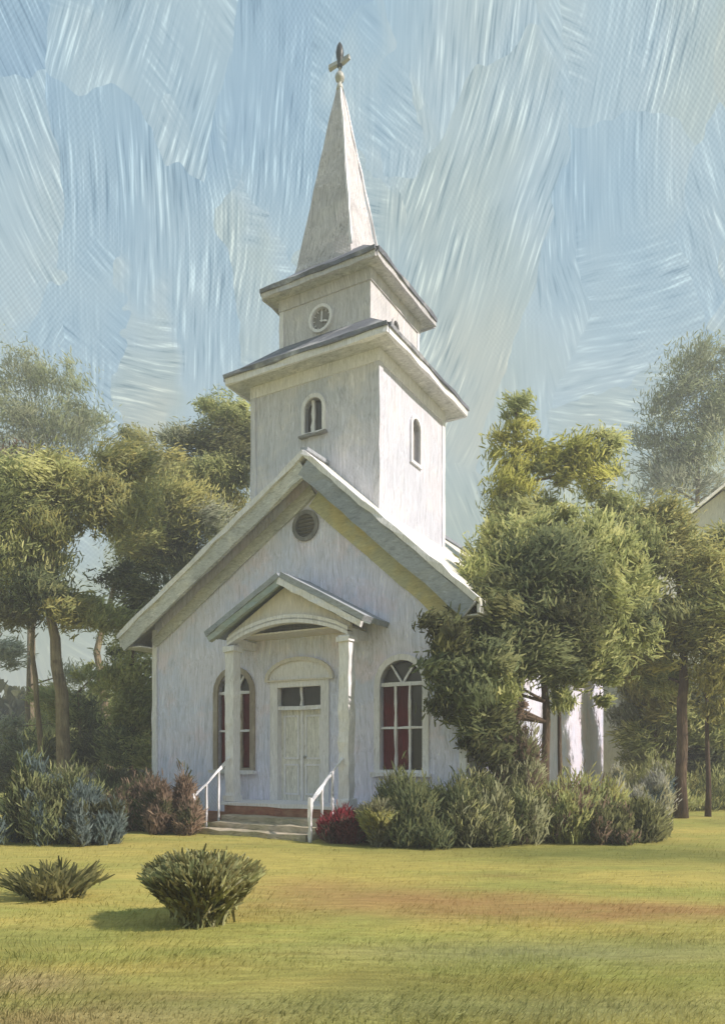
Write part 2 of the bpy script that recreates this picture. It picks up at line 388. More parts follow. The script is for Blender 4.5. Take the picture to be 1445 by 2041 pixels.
# walls
wl = MB().prism([(UL, .25), (UR, .25), (UR, roofz(UR) - .12), (PK, ZP - .12), (UL, roofz(UL) - .12)], 0, .22).build('front_wall', M['wall'], church)
WL, WR, WZ0, WZ1 = -1.9, 2.33, 1.22, 3.42
DX = -.1
cut(wl, [MB().prism(arch(WL, WZ0, WZ1, .47), -.1, .4), MB().prism(arch(WR, WZ0, WZ1, .47), -.1, .4),
         MB().prism([(DX - .62, .4), (DX + .62, .4), (DX + .62, 3.03), (DX - .62, 3.03)], -.1, .4),
         MB().prism(circ(.06, 6.42, .27), -.1, .4)])
wl['label'] = 'pale blue grey gabled front wall in shade'
for x0, x1 in ((UL, UL + .2), (UR - .2, UR)):
    MB().box(x0 if x0 < 0 else x0, x1, .222, BACK, .25, roofz(x0 if x0 < 0 else x1) - .1).build('side_wall', M['wall'], church)
MB().prism([(UL + .2, .25), (UR - .2, .25), (UR - .2, roofz(UR) - .1), (PK, ZP - .15), (UL + .2, roofz(UL) - .1)], BACK - .2, BACK).build('rear_wall', M['wall'], church)
MB().box(UL - .06, UR + .06, -.06, BACK + .06, -.1, .25).build('foundation', M['brick'], church)
# corner boards
for x in (UL + .06, UR - .06):
    MB().bar((x, -.015, .25), (x, -.015, roofz(x) - .32), (.075, 0, 0), (0, .03, 0), n=12, jit=.006).build('corner_board', M['trim'], church)
# roof slopes: thick slabs
for tip, zt in ((TIPL, ZTL), (TIPR, ZTR)):
    MB().prism([(PK, ZP - .1), (PK, ZP), (tip, zt), (tip, zt - .1)], -OV, BACK + .4).build('roof_slope', M['roof'], church)
# rake boards on the overhang, white edge strip, frieze against the wall
for tip, zt, rb, fr in ((TIPL, ZTL, 'rake', 'rake'), (TIPR, ZTR, 'slate', 'ochre')):  # right side: shade painted into the rake board, bounced light into the frieze
    d = Vector((tip - PK, 0, zt - ZP)).normalized(); nrm = Vector((-d.z, 0, d.x)); nrm = nrm if nrm.z > 0 else -nrm
    a = Vector((PK, -OV - .03, ZP)) - nrm * .27; b = Vector((tip, -OV - .03, zt)) - nrm * .27
    sgn = 1 if tip > 0 else -1
    a = a + d * (.20 if sgn > 0 else .20)
    MB().bar(a, b, nrm * .17, (0, .04, 0), n=14, jit=.009).build('rake_board', M[rb], church, label='rake board with painted slate blue shade under the right roof edge' if sgn > 0 else 'grey rake board along the left roof edge')
    e0 = Vector((PK, -OV - .05, ZP)) - nrm * .045; e1 = Vector((tip, -OV - .05, zt)) - nrm * .045
    MB().bar(e0, e1, nrm * .055, (0, .06, 0), n=16, jit=.010).build('roof_edge', M['trim'], church)
    # soffit between wall and rake board
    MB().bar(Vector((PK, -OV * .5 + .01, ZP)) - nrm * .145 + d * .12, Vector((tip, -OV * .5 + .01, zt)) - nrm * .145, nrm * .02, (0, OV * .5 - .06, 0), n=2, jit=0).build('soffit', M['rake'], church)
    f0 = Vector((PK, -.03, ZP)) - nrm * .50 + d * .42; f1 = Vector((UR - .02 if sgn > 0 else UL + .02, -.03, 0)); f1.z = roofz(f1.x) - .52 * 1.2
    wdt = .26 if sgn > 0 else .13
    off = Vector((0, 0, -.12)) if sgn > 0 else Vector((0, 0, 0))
    MB().bar(f0 + off, f1 + off, nrm * wdt, (0, .03, 0), n=14, jit=.008).build('frieze_board', M[fr], church, label='frieze board with painted ochre bounce light below the right rake' if sgn > 0 else None)
    # eave return + fascia along the side
    MB().box(min(tip, tip - sgn * .05), max(tip, tip - sgn * .05), -OV + .02, BACK + .3, zt - .26, zt - .102).build('eave_fascia', M['trim'], church)
    xw = UR if sgn > 0 else UL
    MB().box(min(xw + sgn * .02, tip - sgn * .052), max(xw + sgn * .02, tip - sgn * .052), -OV + .06, BACK, zt - .30, zt - .27).build('eave_soffit', M['trim'], church)
MB().bar((PK, -OV - .06, ZP + .03), (PK, BACK + .4, ZP + .03), (.09, 0, 0), (0, 0, .045), n=8).build('ridge_cap', M['slate'], church)

def arched_window(cx, z0, z1, hw, y, framem, red_side, name='window'):
    """tall round-headed sash window: casing, two rows of drape-red and dark panes, fan head with a V of glazing bars"""
    w = MB().ring(arch(cx, z0 - .05, z1 + .12, hw + .13), arch(cx, z0 + .03, z1, hw), y - .045, y + .12).build(name, framem, church)
    spring = z1 - hw
    MB().prism(arch(cx, spring + .03, z1 - .03, hw - .03, hw - .06), y + .10, y + .12).build('fan_pane', M['dark'], w)
    t3 = 2 * hw / 3
    for r, (a, b) in enumerate(((z0 + .04, (z0 + spring) / 2 - .02), ((z0 + spring) / 2 + .02, spring - .02))):
        for k in range(3):
            x0 = cx - hw + k * t3 + .02; x1 = x0 + t3 - .04
            MB().box(x0, x1, y + .10, y + .12, a, b).build('pane', M['red'] if k in red_side else M['dark'], w)
    for k in (1, 2):
        x = cx - hw + k * t3
        MB().bar((x, y + .07, z0 + .03), (x, y + .07, spring), (.022, 0, 0), (0, .03, 0), n=9, jit=.006).build('mullion', M['trim'] if cx > 0 else M['taupe'], w)
    MB().bar((cx - hw, y + .068, (z0 + spring) / 2), (cx + hw, y + .068, (z0 + spring) / 2), (0, 0, .022), (0, .03, 0), n=5, jit=.006).build('glazing_bar', M['trim'], w)
    MB().bar((cx - hw, y + .066, spring), (cx + hw, y + .066, spring), (0, 0, .035), (0, .035, 0), n=5, jit=.006).build('transom_bar', M['trim'], w)
    for sg in (-1, 1):
        MB().bar((cx, y + .06, spring), (cx + sg * hw * .55, y + .06, z1 - hw * .14), (.022, 0, 0), (0, .025, 0), n=4, jit=.005).build('tracery_bar', M['trim'], w)
    MB().bar((cx - hw - .18, y - .05, z0 - .06), (cx + hw + .18, y - .05, z0 - .06), (0, 0, .04), (0, .07, 0), n=5).build('sill', M['trim'], w)
    return w
w1 = arched_window(WL, WZ0, WZ1, .47, 0, M['taupe'], (0, 1, 2)); w1['label'] = 'arched window in taupe casing behind the left porch post'
w2 = arched_window(WR, WZ0, WZ1, .47, 0, M['trim'], (0, 1)); w2['label'] = 'arched window in white casing right of the porch'

# round louver in the gable
lv = MB().ring(circ(.06, 6.42, .33), circ(.06, 6.42, .245), -.05, .1).build('louver', M['greypane'], church)
MB().prism(circ(.06, 6.42, .25), .12, .14).build('louver_back', M['dark'], lv)
for k in range(6):
    z = 6.42 - .2 + k * .08; hw = math.sqrt(max(.245 ** 2 - (z - 6.42) ** 2, .001)) - .01
    MB().bar((.06 - hw, .05, z), (.06 + hw, .05, z), (0, .035, -.02), (0, .006, .009), n=2, jit=.003).build('slat', M['greypane'], lv)

# door
dr = MB().box(DX - .56, DX + .56, .1, .14, .55, 2.52).build('door', M['door'], church)
for sg in (-1, 1):
    c = DX + sg * .28
    for a, b in ((.68, 1.35), (1.45, 2.4)):
        MB().ring([(c - .2, a), (c + .2, a), (c + .2, b), (c - .2, b)], [(c - .16, a + .04), (c + .16, a + .04), (c + .16, b - .04), (c - .16, b - .04)], .075, .102).build('door_panel', M['trim'], dr)
MB().bar((DX, .085, .56), (DX, .085, 2.5), (.03, 0, 0), (0, .02, 0), n=8, jit=.006).build('meeting_stile', M['trim'], dr)
MB().lathe((DX + .09, .05, 1.5), [(.01, -.03), (.03, -.02), (.035, 0), (.03, .02), (.01, .03)], 10).build('handle', M['pewter'], dr)
df = MB().ring([(DX - .76, .55), (DX + .76, .55), (DX + .76, 3.16), (DX - .76, 3.16)], [(DX - .56, .56), (DX + .56, .56), (DX + .56, 3.0), (DX - .56, 3.0)], -.05, .1).build('door_frame', M['trim'], church)
tr = MB().bar((DX - .56, .05, 2.555), (DX + .56, .05, 2.555), (0, 0, .04), (0, .07, 0), n=4).build('transom', M['trim'], church)
for sg in (-1, 1):
    MB().box(DX + sg * .28 - .245, DX + sg * .28 + .245, .09, .12, 2.6, 2.99).build('pane', M['dark'], tr)
MB().bar((DX, .07, 2.59), (DX, .07, 3.0), (.025, 0, 0), (0, .03, 0), n=3).build('mullion', M['trim'], tr)
# arched hood over the door
hood = arch(DX, 3.16, 3.58, .82, .40, 14)
MB().prism(hood, -.03, 0).build('door_hood', M['trim'], church)
MB().ring(arch(DX, 3.13, 3.64, .88, .46, 14), arch(DX, 3.165, 3.56, .80, .39, 14), -.09, -.002).build('hood_moulding', M['peach'], church)

# porch
PW = -.75; PC = .10; PH = 1.42                    # front plane, centre, half width
FLOOR = .55
MB().box(PC - PH - .12, PC + PH + .12, PW - .12, -.062, -.05, FLOOR - .07).build('porch_base', M['brick'], church)
MB().bar((PC - PH - .18, (PW - .18) / 2, FLOOR - .035), (PC + PH + .18, (PW - .18) / 2, FLOOR - .035), (0, (PW - .18) / 2 + .032, 0), (0, 0, .035), n=8, jit=.006).build('porch_floor', M['trim'], church)
for sg in (-1, 1):
    x = PC + sg * PH
    p = MB().bar((x, PW, FLOOR), (x, PW, 3.86), (.115, 0, 0), (0, .115, 0), n=16, jit=.009).build('porch_post', M['trim'], church)
    MB().bar((x, PW, 3.74), (x, PW, 3.84), (.155, 0, 0), (0, .155, 0), n=1).build('capital', M['trim'], p)
    MB().bar((x, PW, FLOOR), (x, PW, FLOOR + .14), (.145, 0, 0), (0, .145, 0), n=1).build('plinth', M['trim'], p)
    MB().bar((x, PW + .1, 3.93), (x, 0, 3.93), (.07, 0, 0), (0, 0, .09), n=3).build('porch_side_beam', M['trim'], church)
# beam arched up to the middle, tympanum above, roof
ZB, ZBP, ZPE, ZPP, XE = 3.86, 4.22, 4.08, 5.12, 1.92
n = 12
lowl = [(PC - PH - .08 + (2 * PH + .16) * i / n, ZB + (ZBP - ZB) * math.sin(math.pi * i / n) ** .8 if 0 < i < n else ZB) for i in range(n + 1)]
MB().ring([(x, z + .17) for x, z in lowl] + [(x, z + .10) for x, z in reversed(lowl)], [(x, z + .07) for x, z in lowl] + [(x, z) for x, z in reversed(lowl)], PW - .1, PW + .08).build('porch_beam', M['trim'], church)
MB().prism([(x, z + .12) for x, z in lowl] + [(PC + PH + .1, 4.1), (PC, ZPP - .14), (PC - PH - .1, 4.1)], PW - .03, PW + .05).build('porch_tympanum', M['peach'], church)
MB().prism([(PC - PH, 4.06), (PC + PH, 4.06), (PC + PH, 4.09), (PC - PH, 4.09)], PW + .09, -.002).build('porch_ceiling', M['peach'], church)
for sg in (-1, 1):  # left rake gets the painted shade tone, right rake stays white
    d = Vector((sg * XE, 0, ZPE - ZPP)).normalized(); nrm = Vector((-d.z, 0, d.x)); nrm = nrm if nrm.z > 0 else -nrm
    p0 = Vector((PC, 0, ZPP)); p1 = Vector((PC + sg * XE, 0, ZPE))
    MB().bar(p0 + Vector((0, (PW - .28) / 2, 0)) + nrm * .05, p1 + Vector((0, (PW - .28) / 2, 0)) + nrm * .05, nrm * .055, (0, -(PW - .28) / 2 - .003, 0), n=6, jit=.004).build('porch_roof', M['slate'], church)
    MB().bar(p0 + Vector((0, PW - .22, 0)) - nrm * .075, p1 + Vector((0, PW - .22, 0)) - nrm * .075, nrm * .065, (0, .045, 0), n=10, jit=.010).build('porch_rake', M['trim'] if sg > 0 else M['teal'], church, label='white rake board of the porch roof' if sg > 0 else 'porch roof rake board with painted teal grey shade')
    MB().bar(p0 + Vector((0, PW - .05, 0)) - nrm * .02, p1 + Vector((0, PW - .05, 0)) - nrm * .02, nrm * .012, (0, .14, 0), n=2, jit=0).build('porch_soffit', M['teal'], church)
# steps
for k, (z, y0, y1) in enumerate(((.30, PW - .5, PW - .125), (.19, PW - .85, PW - .503), (.09, PW - 1.2, PW - .853))):
    MB().bar((PC - PH + .12, (y0 + y1) / 2, z / 2 - .02), (PC + PH - .14, (y0 + y1) / 2, z / 2 - .02), (0, (y1 - y0) / 2, 0), (0, 0, z / 2 + .02), n=9, jit=.008).build('step', M['stone'], church)
# handrails
for sg in (-1, 1):
    x = PC + sg * PH - sg * .02
    top = Vector((x, PW - .1, FLOOR + .95)); bot = Vector((x, PW - 1.22, .68))
    hr = MB().bar(top, bot, (.024, 0, 0), (0, .008, .026), n=8, jit=.008).build('handrail', M['trim'], church)
    for f in (.33, .66):
        q = top.lerp(bot, f); MB().bar((x, q.y, .0), q, (.018, 0, 0), (0, .018, 0), n=6, jit=.006).build('baluster', M['trim'], hr)
    MB().bar((x, bot.y, -.02), (x, bot.y, .78), (.028, 0, 0), (0, .028, 0), n=6, jit=.007).build('newel', M['trim'], hr)

# tower
TY = .32; TH_ = 1.65; TC = TY + TH_; ZT = 10.02
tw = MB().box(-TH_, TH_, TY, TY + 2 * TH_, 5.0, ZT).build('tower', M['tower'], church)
cut(tw, [MB().prism(arch(.05, 8.52, 9.28, .23), TY - .3, TY + .2), MB().prism(arch(TC + .05, 8.12, 9.12, .20), TH_ - .2, TH_ + .3, 'x')])
for sx_, sy_ in ((1, -1), (1, 1), (-1, -1)):
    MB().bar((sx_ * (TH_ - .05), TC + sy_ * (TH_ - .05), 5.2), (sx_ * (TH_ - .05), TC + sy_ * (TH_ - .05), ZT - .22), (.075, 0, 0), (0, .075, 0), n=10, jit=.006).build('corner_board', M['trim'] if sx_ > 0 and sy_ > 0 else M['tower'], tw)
def hipped(name, half, ovh, cyy, z, ztop, inner, fascia_m, sl_m, fh=.2):
    """flared cornice: frieze, soffit with fascia, shallow hipped roof"""
    o = half + ovh
    c = MB().ring([(-half - .03, cyy - half - .03), (half + .03, cyy - half - .03), (half + .03, cyy + half + .03), (-half - .03, cyy + half + .03)],
                  [(-half + .01, cyy - half + .01), (half - .01, cyy - half + .01), (half - .01, cyy + half - .01), (-half + .01, cyy + half - .01)], z - .26, z - .003)
    c.v = [(a, b_, cc) for a, cc, b_ in [(q[0], q[1], q[2]) for q in c.v]]
    c.build(name + '_frieze', fascia_m, church)
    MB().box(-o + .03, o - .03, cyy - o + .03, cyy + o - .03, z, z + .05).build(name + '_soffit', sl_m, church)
    for a, b_, hx, hy in (((-o, cyy - o), (o, cyy - o), 0, .03), ((o, cyy + o), (o, cyy - o + .03), .03, 0), ((-o, cyy + o), (o - .03, cyy + o), 0, .03), ((-o, cyy + o - .03), (-o, cyy - o + .03), .03, 0)):
        MB().bar((*a, z + fh / 2 - .02), (*b_, z + fh / 2 - .02), (hx, hy, 0), (0, 0, fh / 2), n=9, jit=.010).build(name + '_fascia', fascia_m, church)
        q = (hx + hy) / .03
        MB().bar((*a, z + fh + .005), (*b_, z + fh + .005), (hx * 2.2, hy * 2.2, 0), (0, 0, .045), n=9, jit=.010).build(name + '_drip_edge', M['skirt'], church)
    zt = z + fh + .02
    MB().add([(-o - .03, cyy - o - .03, zt), (o + .03, cyy - o - .03, zt), (o + .03, cyy + o + .03, zt), (-o - .03, cyy + o + .03, zt),
              (-inner, cyy - inner, ztop), (inner, cyy - inner, ztop), (inner, cyy + inner, ztop), (-inner, cyy + inner, ztop)],
             [(0, 3, 2, 1), (4, 5, 6, 7), (0, 1, 5, 4), (1, 2, 6, 5), (2, 3, 7, 6), (3, 0, 4, 7)]).build(name + '_roof', M['skirt'], church)
hipped('tower_cornice', TH_, .43, TC, ZT - .10, ZT + .92, 1.17, M['trim'], M['rake'], .15)
# tower windows
def small_arch(cx, z0, z1, hw, y, axis, pm):
    w = MB().ring(arch(cx, z0 - .05, z1 + .09, hw + .08), arch(cx, z0 + .02, z1, hw), y - .05 if axis == 'y' else y - .08, y + .08 if axis == 'y' else y + .05, axis).build('window', M['trim'], church)
    dy = (y + .10, y + .13) if axis == 'y' else (y - .13, y - .10)
    MB().prism(arch(cx, z0 + .0, z1 - .02, hw - .01), *dy, axis).build('pane', pm, w)
    if axis == 'y': MB().bar((cx - hw * .25, y + .07, z0), (cx - hw * .25, y + .07, z1 - .01), (.035, 0, 0), (0, .03, 0), n=5).build('mullion', M['trim'], w); MB().bar((cx - hw - .12, y - .04, z0 - .05), (cx + hw + .12, y - .04, z0 - .05), (0, 0, .03), (0, .06, 0), n=3).build('sill', M['greypane'], w)
    else: MB().bar((y - .07, cx, z0), (y - .07, cx, z1 - .01), (0, .025, 0), (.02, 0, 0), n=5).build('mullion', M['greypane'], w)
    return w
small_arch(.05, 8.52, 9.28, .23, TY, 'y', M['dark'])['label'] = 'small dark arched window on the tower front'
small_arch(TC + .05, 8.12, 9.12, .20, TH_, 'x', M['greypane'])['label'] = 'narrow grey arched window on the sunlit tower side'

# belfry
BH = 1.19; ZB0, ZB1 = ZT + .1, 12.0
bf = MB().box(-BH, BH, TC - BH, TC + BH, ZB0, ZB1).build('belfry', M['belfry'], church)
cut(bf, [MB().prism(circ(-.06, 11.26, .25), TC - BH - .3, TC - BH + .12), MB().prism(arch(TC - .05, 10.98, 11.42, .13), BH - .12, BH + .3, 'x')])
for sx_, sy_ in ((1, 1), (-1, -1)):
    MB().bar((sx_ * (BH - .04), TC + sy_ * (BH - .04), ZB0), (sx_ * (BH - .04), TC + sy_ * (BH - .04), ZB1 - .2), (.06, 0, 0), (0, .06, 0), n=8, jit=.006).build('corner_board', M['trim'], bf)
hipped('belfry_cornice', BH, .30, TC, ZB1 - .0, ZB1 + .86, .80, M['belfry'], M['rake'], .13)
# clock on the belfry front
yc = TC - BH
ck = MB().ring(circ(-.06, 11.26, .31, 28), circ(-.06, 11.26, .245, 28), yc - .06, yc + .06).build('clock', M['trim'], church, label='round clock with dark face and white rim on the belfry')
MB().prism(circ(-.06, 11.26, .25, 28), yc + .03, yc + .06).build('clock_face', M['greypane'], ck)
MB().bar((-.06, yc - .0, 11.20), (-.05, yc - .0, 11.45), (.014, 0, 0), (0, .01, 0), n=3, jit=.003).build('minute_hand', M['trim'], ck)
MB().bar((-.10, yc + .012, 11.24), (.08, yc + .012, 11.20), (0, 0, .014), (0, .01, 0), n=3, jit=.003).build('hour_hand', M['trim'], ck)
for k in range(12):
    a = k * math.pi / 6; r0, r1 = (.185, .235)
    MB().bar((-.06 + r0 * math.sin(a), yc + .02, 11.26 + r0 * math.cos(a)), (-.06 + r1 * math.sin(a), yc + .02, 11.26 + r1 * math.cos(a)), (.008 * math.cos(a), 0, -.008 * math.sin(a)), (0, .008, 0), n=1, jit=0).build('hour_mark', M['trim'], ck)
sw = MB().ring(arch(TC - .05, 10.95, 11.5, .18), arch(TC - .05, 11.0, 11.42, .13), BH - .06, BH + .04, 'x').build('window', M['belfry'], church, label='tiny grey arched window on the belfry side')
MB().prism(arch(TC - .05, 10.98, 11.43, .13), BH - .11, BH - .08, 'x').build('pane', M['greypane'], sw)

# spire (stands a little forward and left on the belfry roof)
SX, SY, SH, ZS0, ZS1 = -.22, TC - .16, .84, ZB1 + .15, 17.35
sp = MB()
nl = 14
for i in range(nl + 1):
    f = i / nl; h = SH * (1 - f) + .05 * f + (.10 * max(0, .12 - f) / .12)
    z = ZS0 + (ZS1 - ZS0) * f; j = .008
    sp.v += [(SX + a * h + random.gauss(0, j), SY + b * h + random.gauss(0, j), z) for a, b in ((-1, -1), (1, -1), (1, 1), (-1, 1))]
for i in range(nl):
    for k in range(4): sp.f.append((4 * i + k, 4 * i + (k + 1) % 4, 4 * i + 4 + (k + 1) % 4, 4 * i + 4 + k))
sp.f += [(3, 2, 1, 0), (4 * nl, 4 * nl + 1, 4 * nl + 2, 4 * nl + 3)]
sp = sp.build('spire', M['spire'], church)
for a, b in ((1, -1), (1, 1)):
    MB().bar((SX + a * (SH - .06), SY + b * (SH - .06), ZS0 + .75), (SX + a * .06, SY + b * .06, ZS1 - .1), (.025, .0, 0), (0, .025, 0), n=14, jit=.008).build('hip_strip', M['trim'], sp)
cr = MB().lathe((SX, SY, ZS1), [(.09, -.12), (.07, .02), (.03, .06), (.05, .10), (.10, .14), (.115, .21), (.09, .28), (.04, .32), (.03, .42), (.025, .5)], 12).build('finial', M['pewter'], church, True)
MB().bar((SX - .27, SY, ZS1 + .55), (SX + .27, SY, ZS1 + .57), (0, 0, .05), (0, .05, 0), n=3, jit=.012).build('cross_arm', M['pewter'], cr)
MB().lathe((SX, SY, ZS1 + .45), [(.04, -.02), (.06, .0), (.065, .16), (.085, .22), (.095, .34), (.07, .48), (.03, .56), (.008, .59)], 10).build('cross_top', M['iron'], cr, True)

# ------------------------------------------------------------------ house behind the trees at right
hs = empty('white_house', P(1450, 1600, 25) * Vector((1, 1, 0)) if False else Vector((12.4, 25, 0)), R(-8))
tag(hs, 'white gabled house half hidden behind the trees at the right edge', 'house')
def house():
    hw, zE, zP = 2.6, 8.6, 10.7
    w = MB().prism([(-hw, 0), (hw, 0), (hw, zE), (0, zP - .1), (-hw, zE)], 0, 8).build('wall', M['housewall'], hs)
    for sg in (-1, 1):
        MB().bar((0, 3.9, zP + .05), (sg * 3.1, 3.9, zE - .4), (0, 4.3, 0), (.03, 0, .08), n=3).build('roof', M['roof'], hs)
    for z in (2, 5.2):
        for x in (-1.2, 1.2):
            f = MB().ring([(x - .5, z), (x + .5, z), (x + .5, z + 1.5), (x - .5, z + 1.5)], [(x - .42, z + .08), (x + .42, z + .08), (x + .42, z + 1.42), (x - .42, z + 1.42)], -.06, .0).build('window', M['trim'], hs)
            MB().box(x - .42, x + .42, -.03, -.004, z + .08, z + 1.42).build('pane', M['greypane'], f)
    MB().prism([(-6.9, 0), (-hw - .01, 0), (-hw - .01, 4.5), (-6.9, 4.1)], .6, 5).build('wing', M['housewall'], hs)
    MB().bar((-7.2, 2.8, 4.2), (-hw - .02, 2.8, 4.65), (0, 2.5, 0), (0, 0, .07), n=2).build('wing_roof', M['roof'], hs)
house()

# ------------------------------------------------------------------ trees and shrubs
PAL = dict(olive=[(.155, .135, .042), (.20, .165, .05), (.115, .115, .04), (.135, .13, .055)],
           mid=[(.088, .10, .034), (.115, .125, .042), (.07, .082, .03)],
           dark=[(.042, .052, .02), (.06, .07, .027), (.035, .038, .016), (.075, .08, .03)],
           deep=[(.055, .07, .03), (.075, .09, .036), (.045, .058, .026), (.10, .11, .045)],
           bright=[(.16, .17, .03), (.19, .19, .04), (.13, .14, .028)],
           sage=[(.19, .21, .14), (.15, .17, .10), (.22, .24, .18)],
           blue=[(.075, .095, .095), (.10, .125, .13), (.055, .07, .065)],
           brown=[(.07, .05, .034), (.10, .072, .048), (.05, .036, .026)],
           gold=[(.26, .225, .07), (.31, .26, .09), (.22, .20, .07)],
           crimson=[(.13, .012, .02), (.17, .02, .03), (.07, .012, .016), (.10, .03, .03)],
           grey=[(.075, .08, .042), (.095, .095, .052), (.06, .062, .035)])

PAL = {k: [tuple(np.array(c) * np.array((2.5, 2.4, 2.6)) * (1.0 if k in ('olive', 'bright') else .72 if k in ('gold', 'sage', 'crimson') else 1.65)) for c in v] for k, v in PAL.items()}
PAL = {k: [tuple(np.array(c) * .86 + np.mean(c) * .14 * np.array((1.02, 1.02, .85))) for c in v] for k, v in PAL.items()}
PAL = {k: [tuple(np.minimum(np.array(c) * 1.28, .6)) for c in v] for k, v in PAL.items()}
PAL['pale'] = [(.36, .40, .24), (.31, .36, .19), (.40, .43, .28)]  # distance haze put into the leaf colour
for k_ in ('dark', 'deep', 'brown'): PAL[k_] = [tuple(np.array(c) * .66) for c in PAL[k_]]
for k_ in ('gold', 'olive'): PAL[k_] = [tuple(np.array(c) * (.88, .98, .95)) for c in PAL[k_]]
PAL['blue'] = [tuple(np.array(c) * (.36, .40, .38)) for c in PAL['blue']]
PAL['turf'] = [(.22, .21, .09), (.17, .17, .075), (.26, .24, .10), (.13, .14, .06)]

def lobes(g, seed):
    """uneven outline: how far foliage reaches in each direction"""
    a = vnoise(g[:, 0] * 2.3 + seed, g[:, 2] * 2.3 + g[:, 1] * 1.9 + seed * .37, 51); b = vnoise(g[:, 0] * 5.5 + seed, g[:, 2] * 5.5 - g[:, 1] * 4 + seed * .7, 52)
    return (.42 + .75 * a + .42 * b)[:, None]

def clump_leaves(clumps, D, dens=1.0, size=.16, flow=None):
    """clumps: (px, py, radius px, depth offset, palette[, flatten]); leaves are combed in a flow of the clump's own"""
    pos, drs, cols, Ls, Ns = [], [], [], [], []
    for cl in clumps:
        px, py, r, dd, pal = cl[:5]
        fl = cl[5] if len(cl) > 5 else .85
        dep = D + dd; c = np.array(P(px, py, dep)); rr = r / F * dep
        nsub = max(5, int(22 * (r / 80) ** 1.3))
        base = rng.normal(size=3); base[2] = abs(base[2]) + .5
        if flow is not None: base = np.array(flow) + rng.normal(0, .35, 3)
        for s in range(nsub):
            q = rng.normal(size=3); q /= np.linalg.norm(q); q *= rr * rng.random() ** .45 * .92; q[2] *= fl
            sr = rr * rng.choice([rng.uniform(.18, .3), rng.uniform(.3, .5)]); m = int(dens * 700 * max(.12, (sr / .38) ** 2))
            g = rng.normal(size=(m, 3)); g /= np.linalg.norm(g, axis=1)[:, None]
            rad = sr * 1.25 * lobes(g, px * 3 + s * 7.7) * rng.random((m, 1)) ** .5 * (1 + .3 * rng.normal(size=(m, 1)))
            loose = (rng.random((m, 1)) < .3); gl = rng.normal(size=(m, 3)); gl /= np.linalg.norm(gl, axis=1)[:, None]; gl *= rr * 1.12 * rng.random((m, 1)) ** .55 * lobes(gl, px + py)
            pos.append(c + np.where(loose, gl * np.array((1.05, 1, fl)), q + g * rad * np.array((1.15, 1.15, .75))))
            fb = base / np.linalg.norm(base) * 1.2 + rng.normal(0, .5, 3) + np.array((0, 0, -.15))
            drs.append(fb + rng.normal(0, .38, (m, 3)) + g * .55)
            nv = (q / max(rr, .05)) * 1.1 + g * .35 + rng.normal(0, .15, (m, 3)) + np.array((0, -.1, .25)); Ns.append(nv * 1.4)
            pc = np.array(PAL[pal][rng.integers(len(PAL[pal]))])
            oth = np.array(PAL[pal][rng.integers(len(PAL[pal]))])
            mixf = rng.random((m, 1)) < .25
            cols.append(np.where(mixf, oth, pc) * (1 + rng.normal(0, .10, (m, 1)))); Ls.append(size * rng.uniform(.6, 1.45, m))
    return np.concatenate(pos), np.concatenate(drs), np.clip(np.concatenate(cols), .008, .6), np.concatenate(Ls), np.concatenate(Ns)

def tree(name, label, D, trunks, clumps, bark='bark', dens=1.0, size=.16, group=None):
    """trunks: ((px, D-offset, base radius m), [(px, py) ...] upwards); limbs reach out to the clumps"""
    t0 = trunks[0]; base = P(t0[0][0], 1500, D); base.z = 0
    root = empty(name, base); tag(root, label, 'tree', group or 'trees around the church')
    inv = -base
    tops = []
    for (px, dd, r), path in trunks:
        b = P(px, 1500, D + dd); b.z = -.1
        pts = [b] + [P(x, y, D + dd) for x, y in path]
        k = []
        for i in range(len(pts) - 1):
            for j in range(3): k.append(pts[i].lerp(pts[i + 1], j / 3) + Vector((random.gauss(0, .02), random.gauss(0, .02), 0)))
        k.append(pts[-1])
        rad = [r * (1.25 if i == 0 else 1) * (1 - .7 * i / (len(k) - 1)) for i in range(len(k))]
        mb = MB().tube([p + inv for p in k], rad, 9)
        tops.append((mb, k, rad))
    for cl in clumps:
        c = P(cl[0], cl[1], D + cl[3])
        best = min(((p - c).length + max(0, p.z - c.z) * 2, ti, i) for ti, (mb, k, rad) in enumerate(tops) for i, p in enumerate(k) if i >= len(k) // 3)
        mb, k, rad = tops[best[1]]; p = k[best[2]]; r0 = max(.02, rad[best[2]] * .55)
        if (c - p).length > .3 and cl[2] > 30:
            md = p.lerp(c, .5) + Vector((random.gauss(0, .1), random.gauss(0, .1), .12))
            mb.tube([q + inv for q in (p, md, p.lerp(c, .92))], [r0, r0 * .6, .012], 6)
    for mb, _, _ in tops: mb.build('trunk', M[bark], root, True)
    po, dr_, co, L, nv = clump_leaves(clumps, D, dens, size)
    o = dabs('crown', po + np.array(inv), dr_, L, .022 + L * .10, co, root, nrm=nv)
    return root

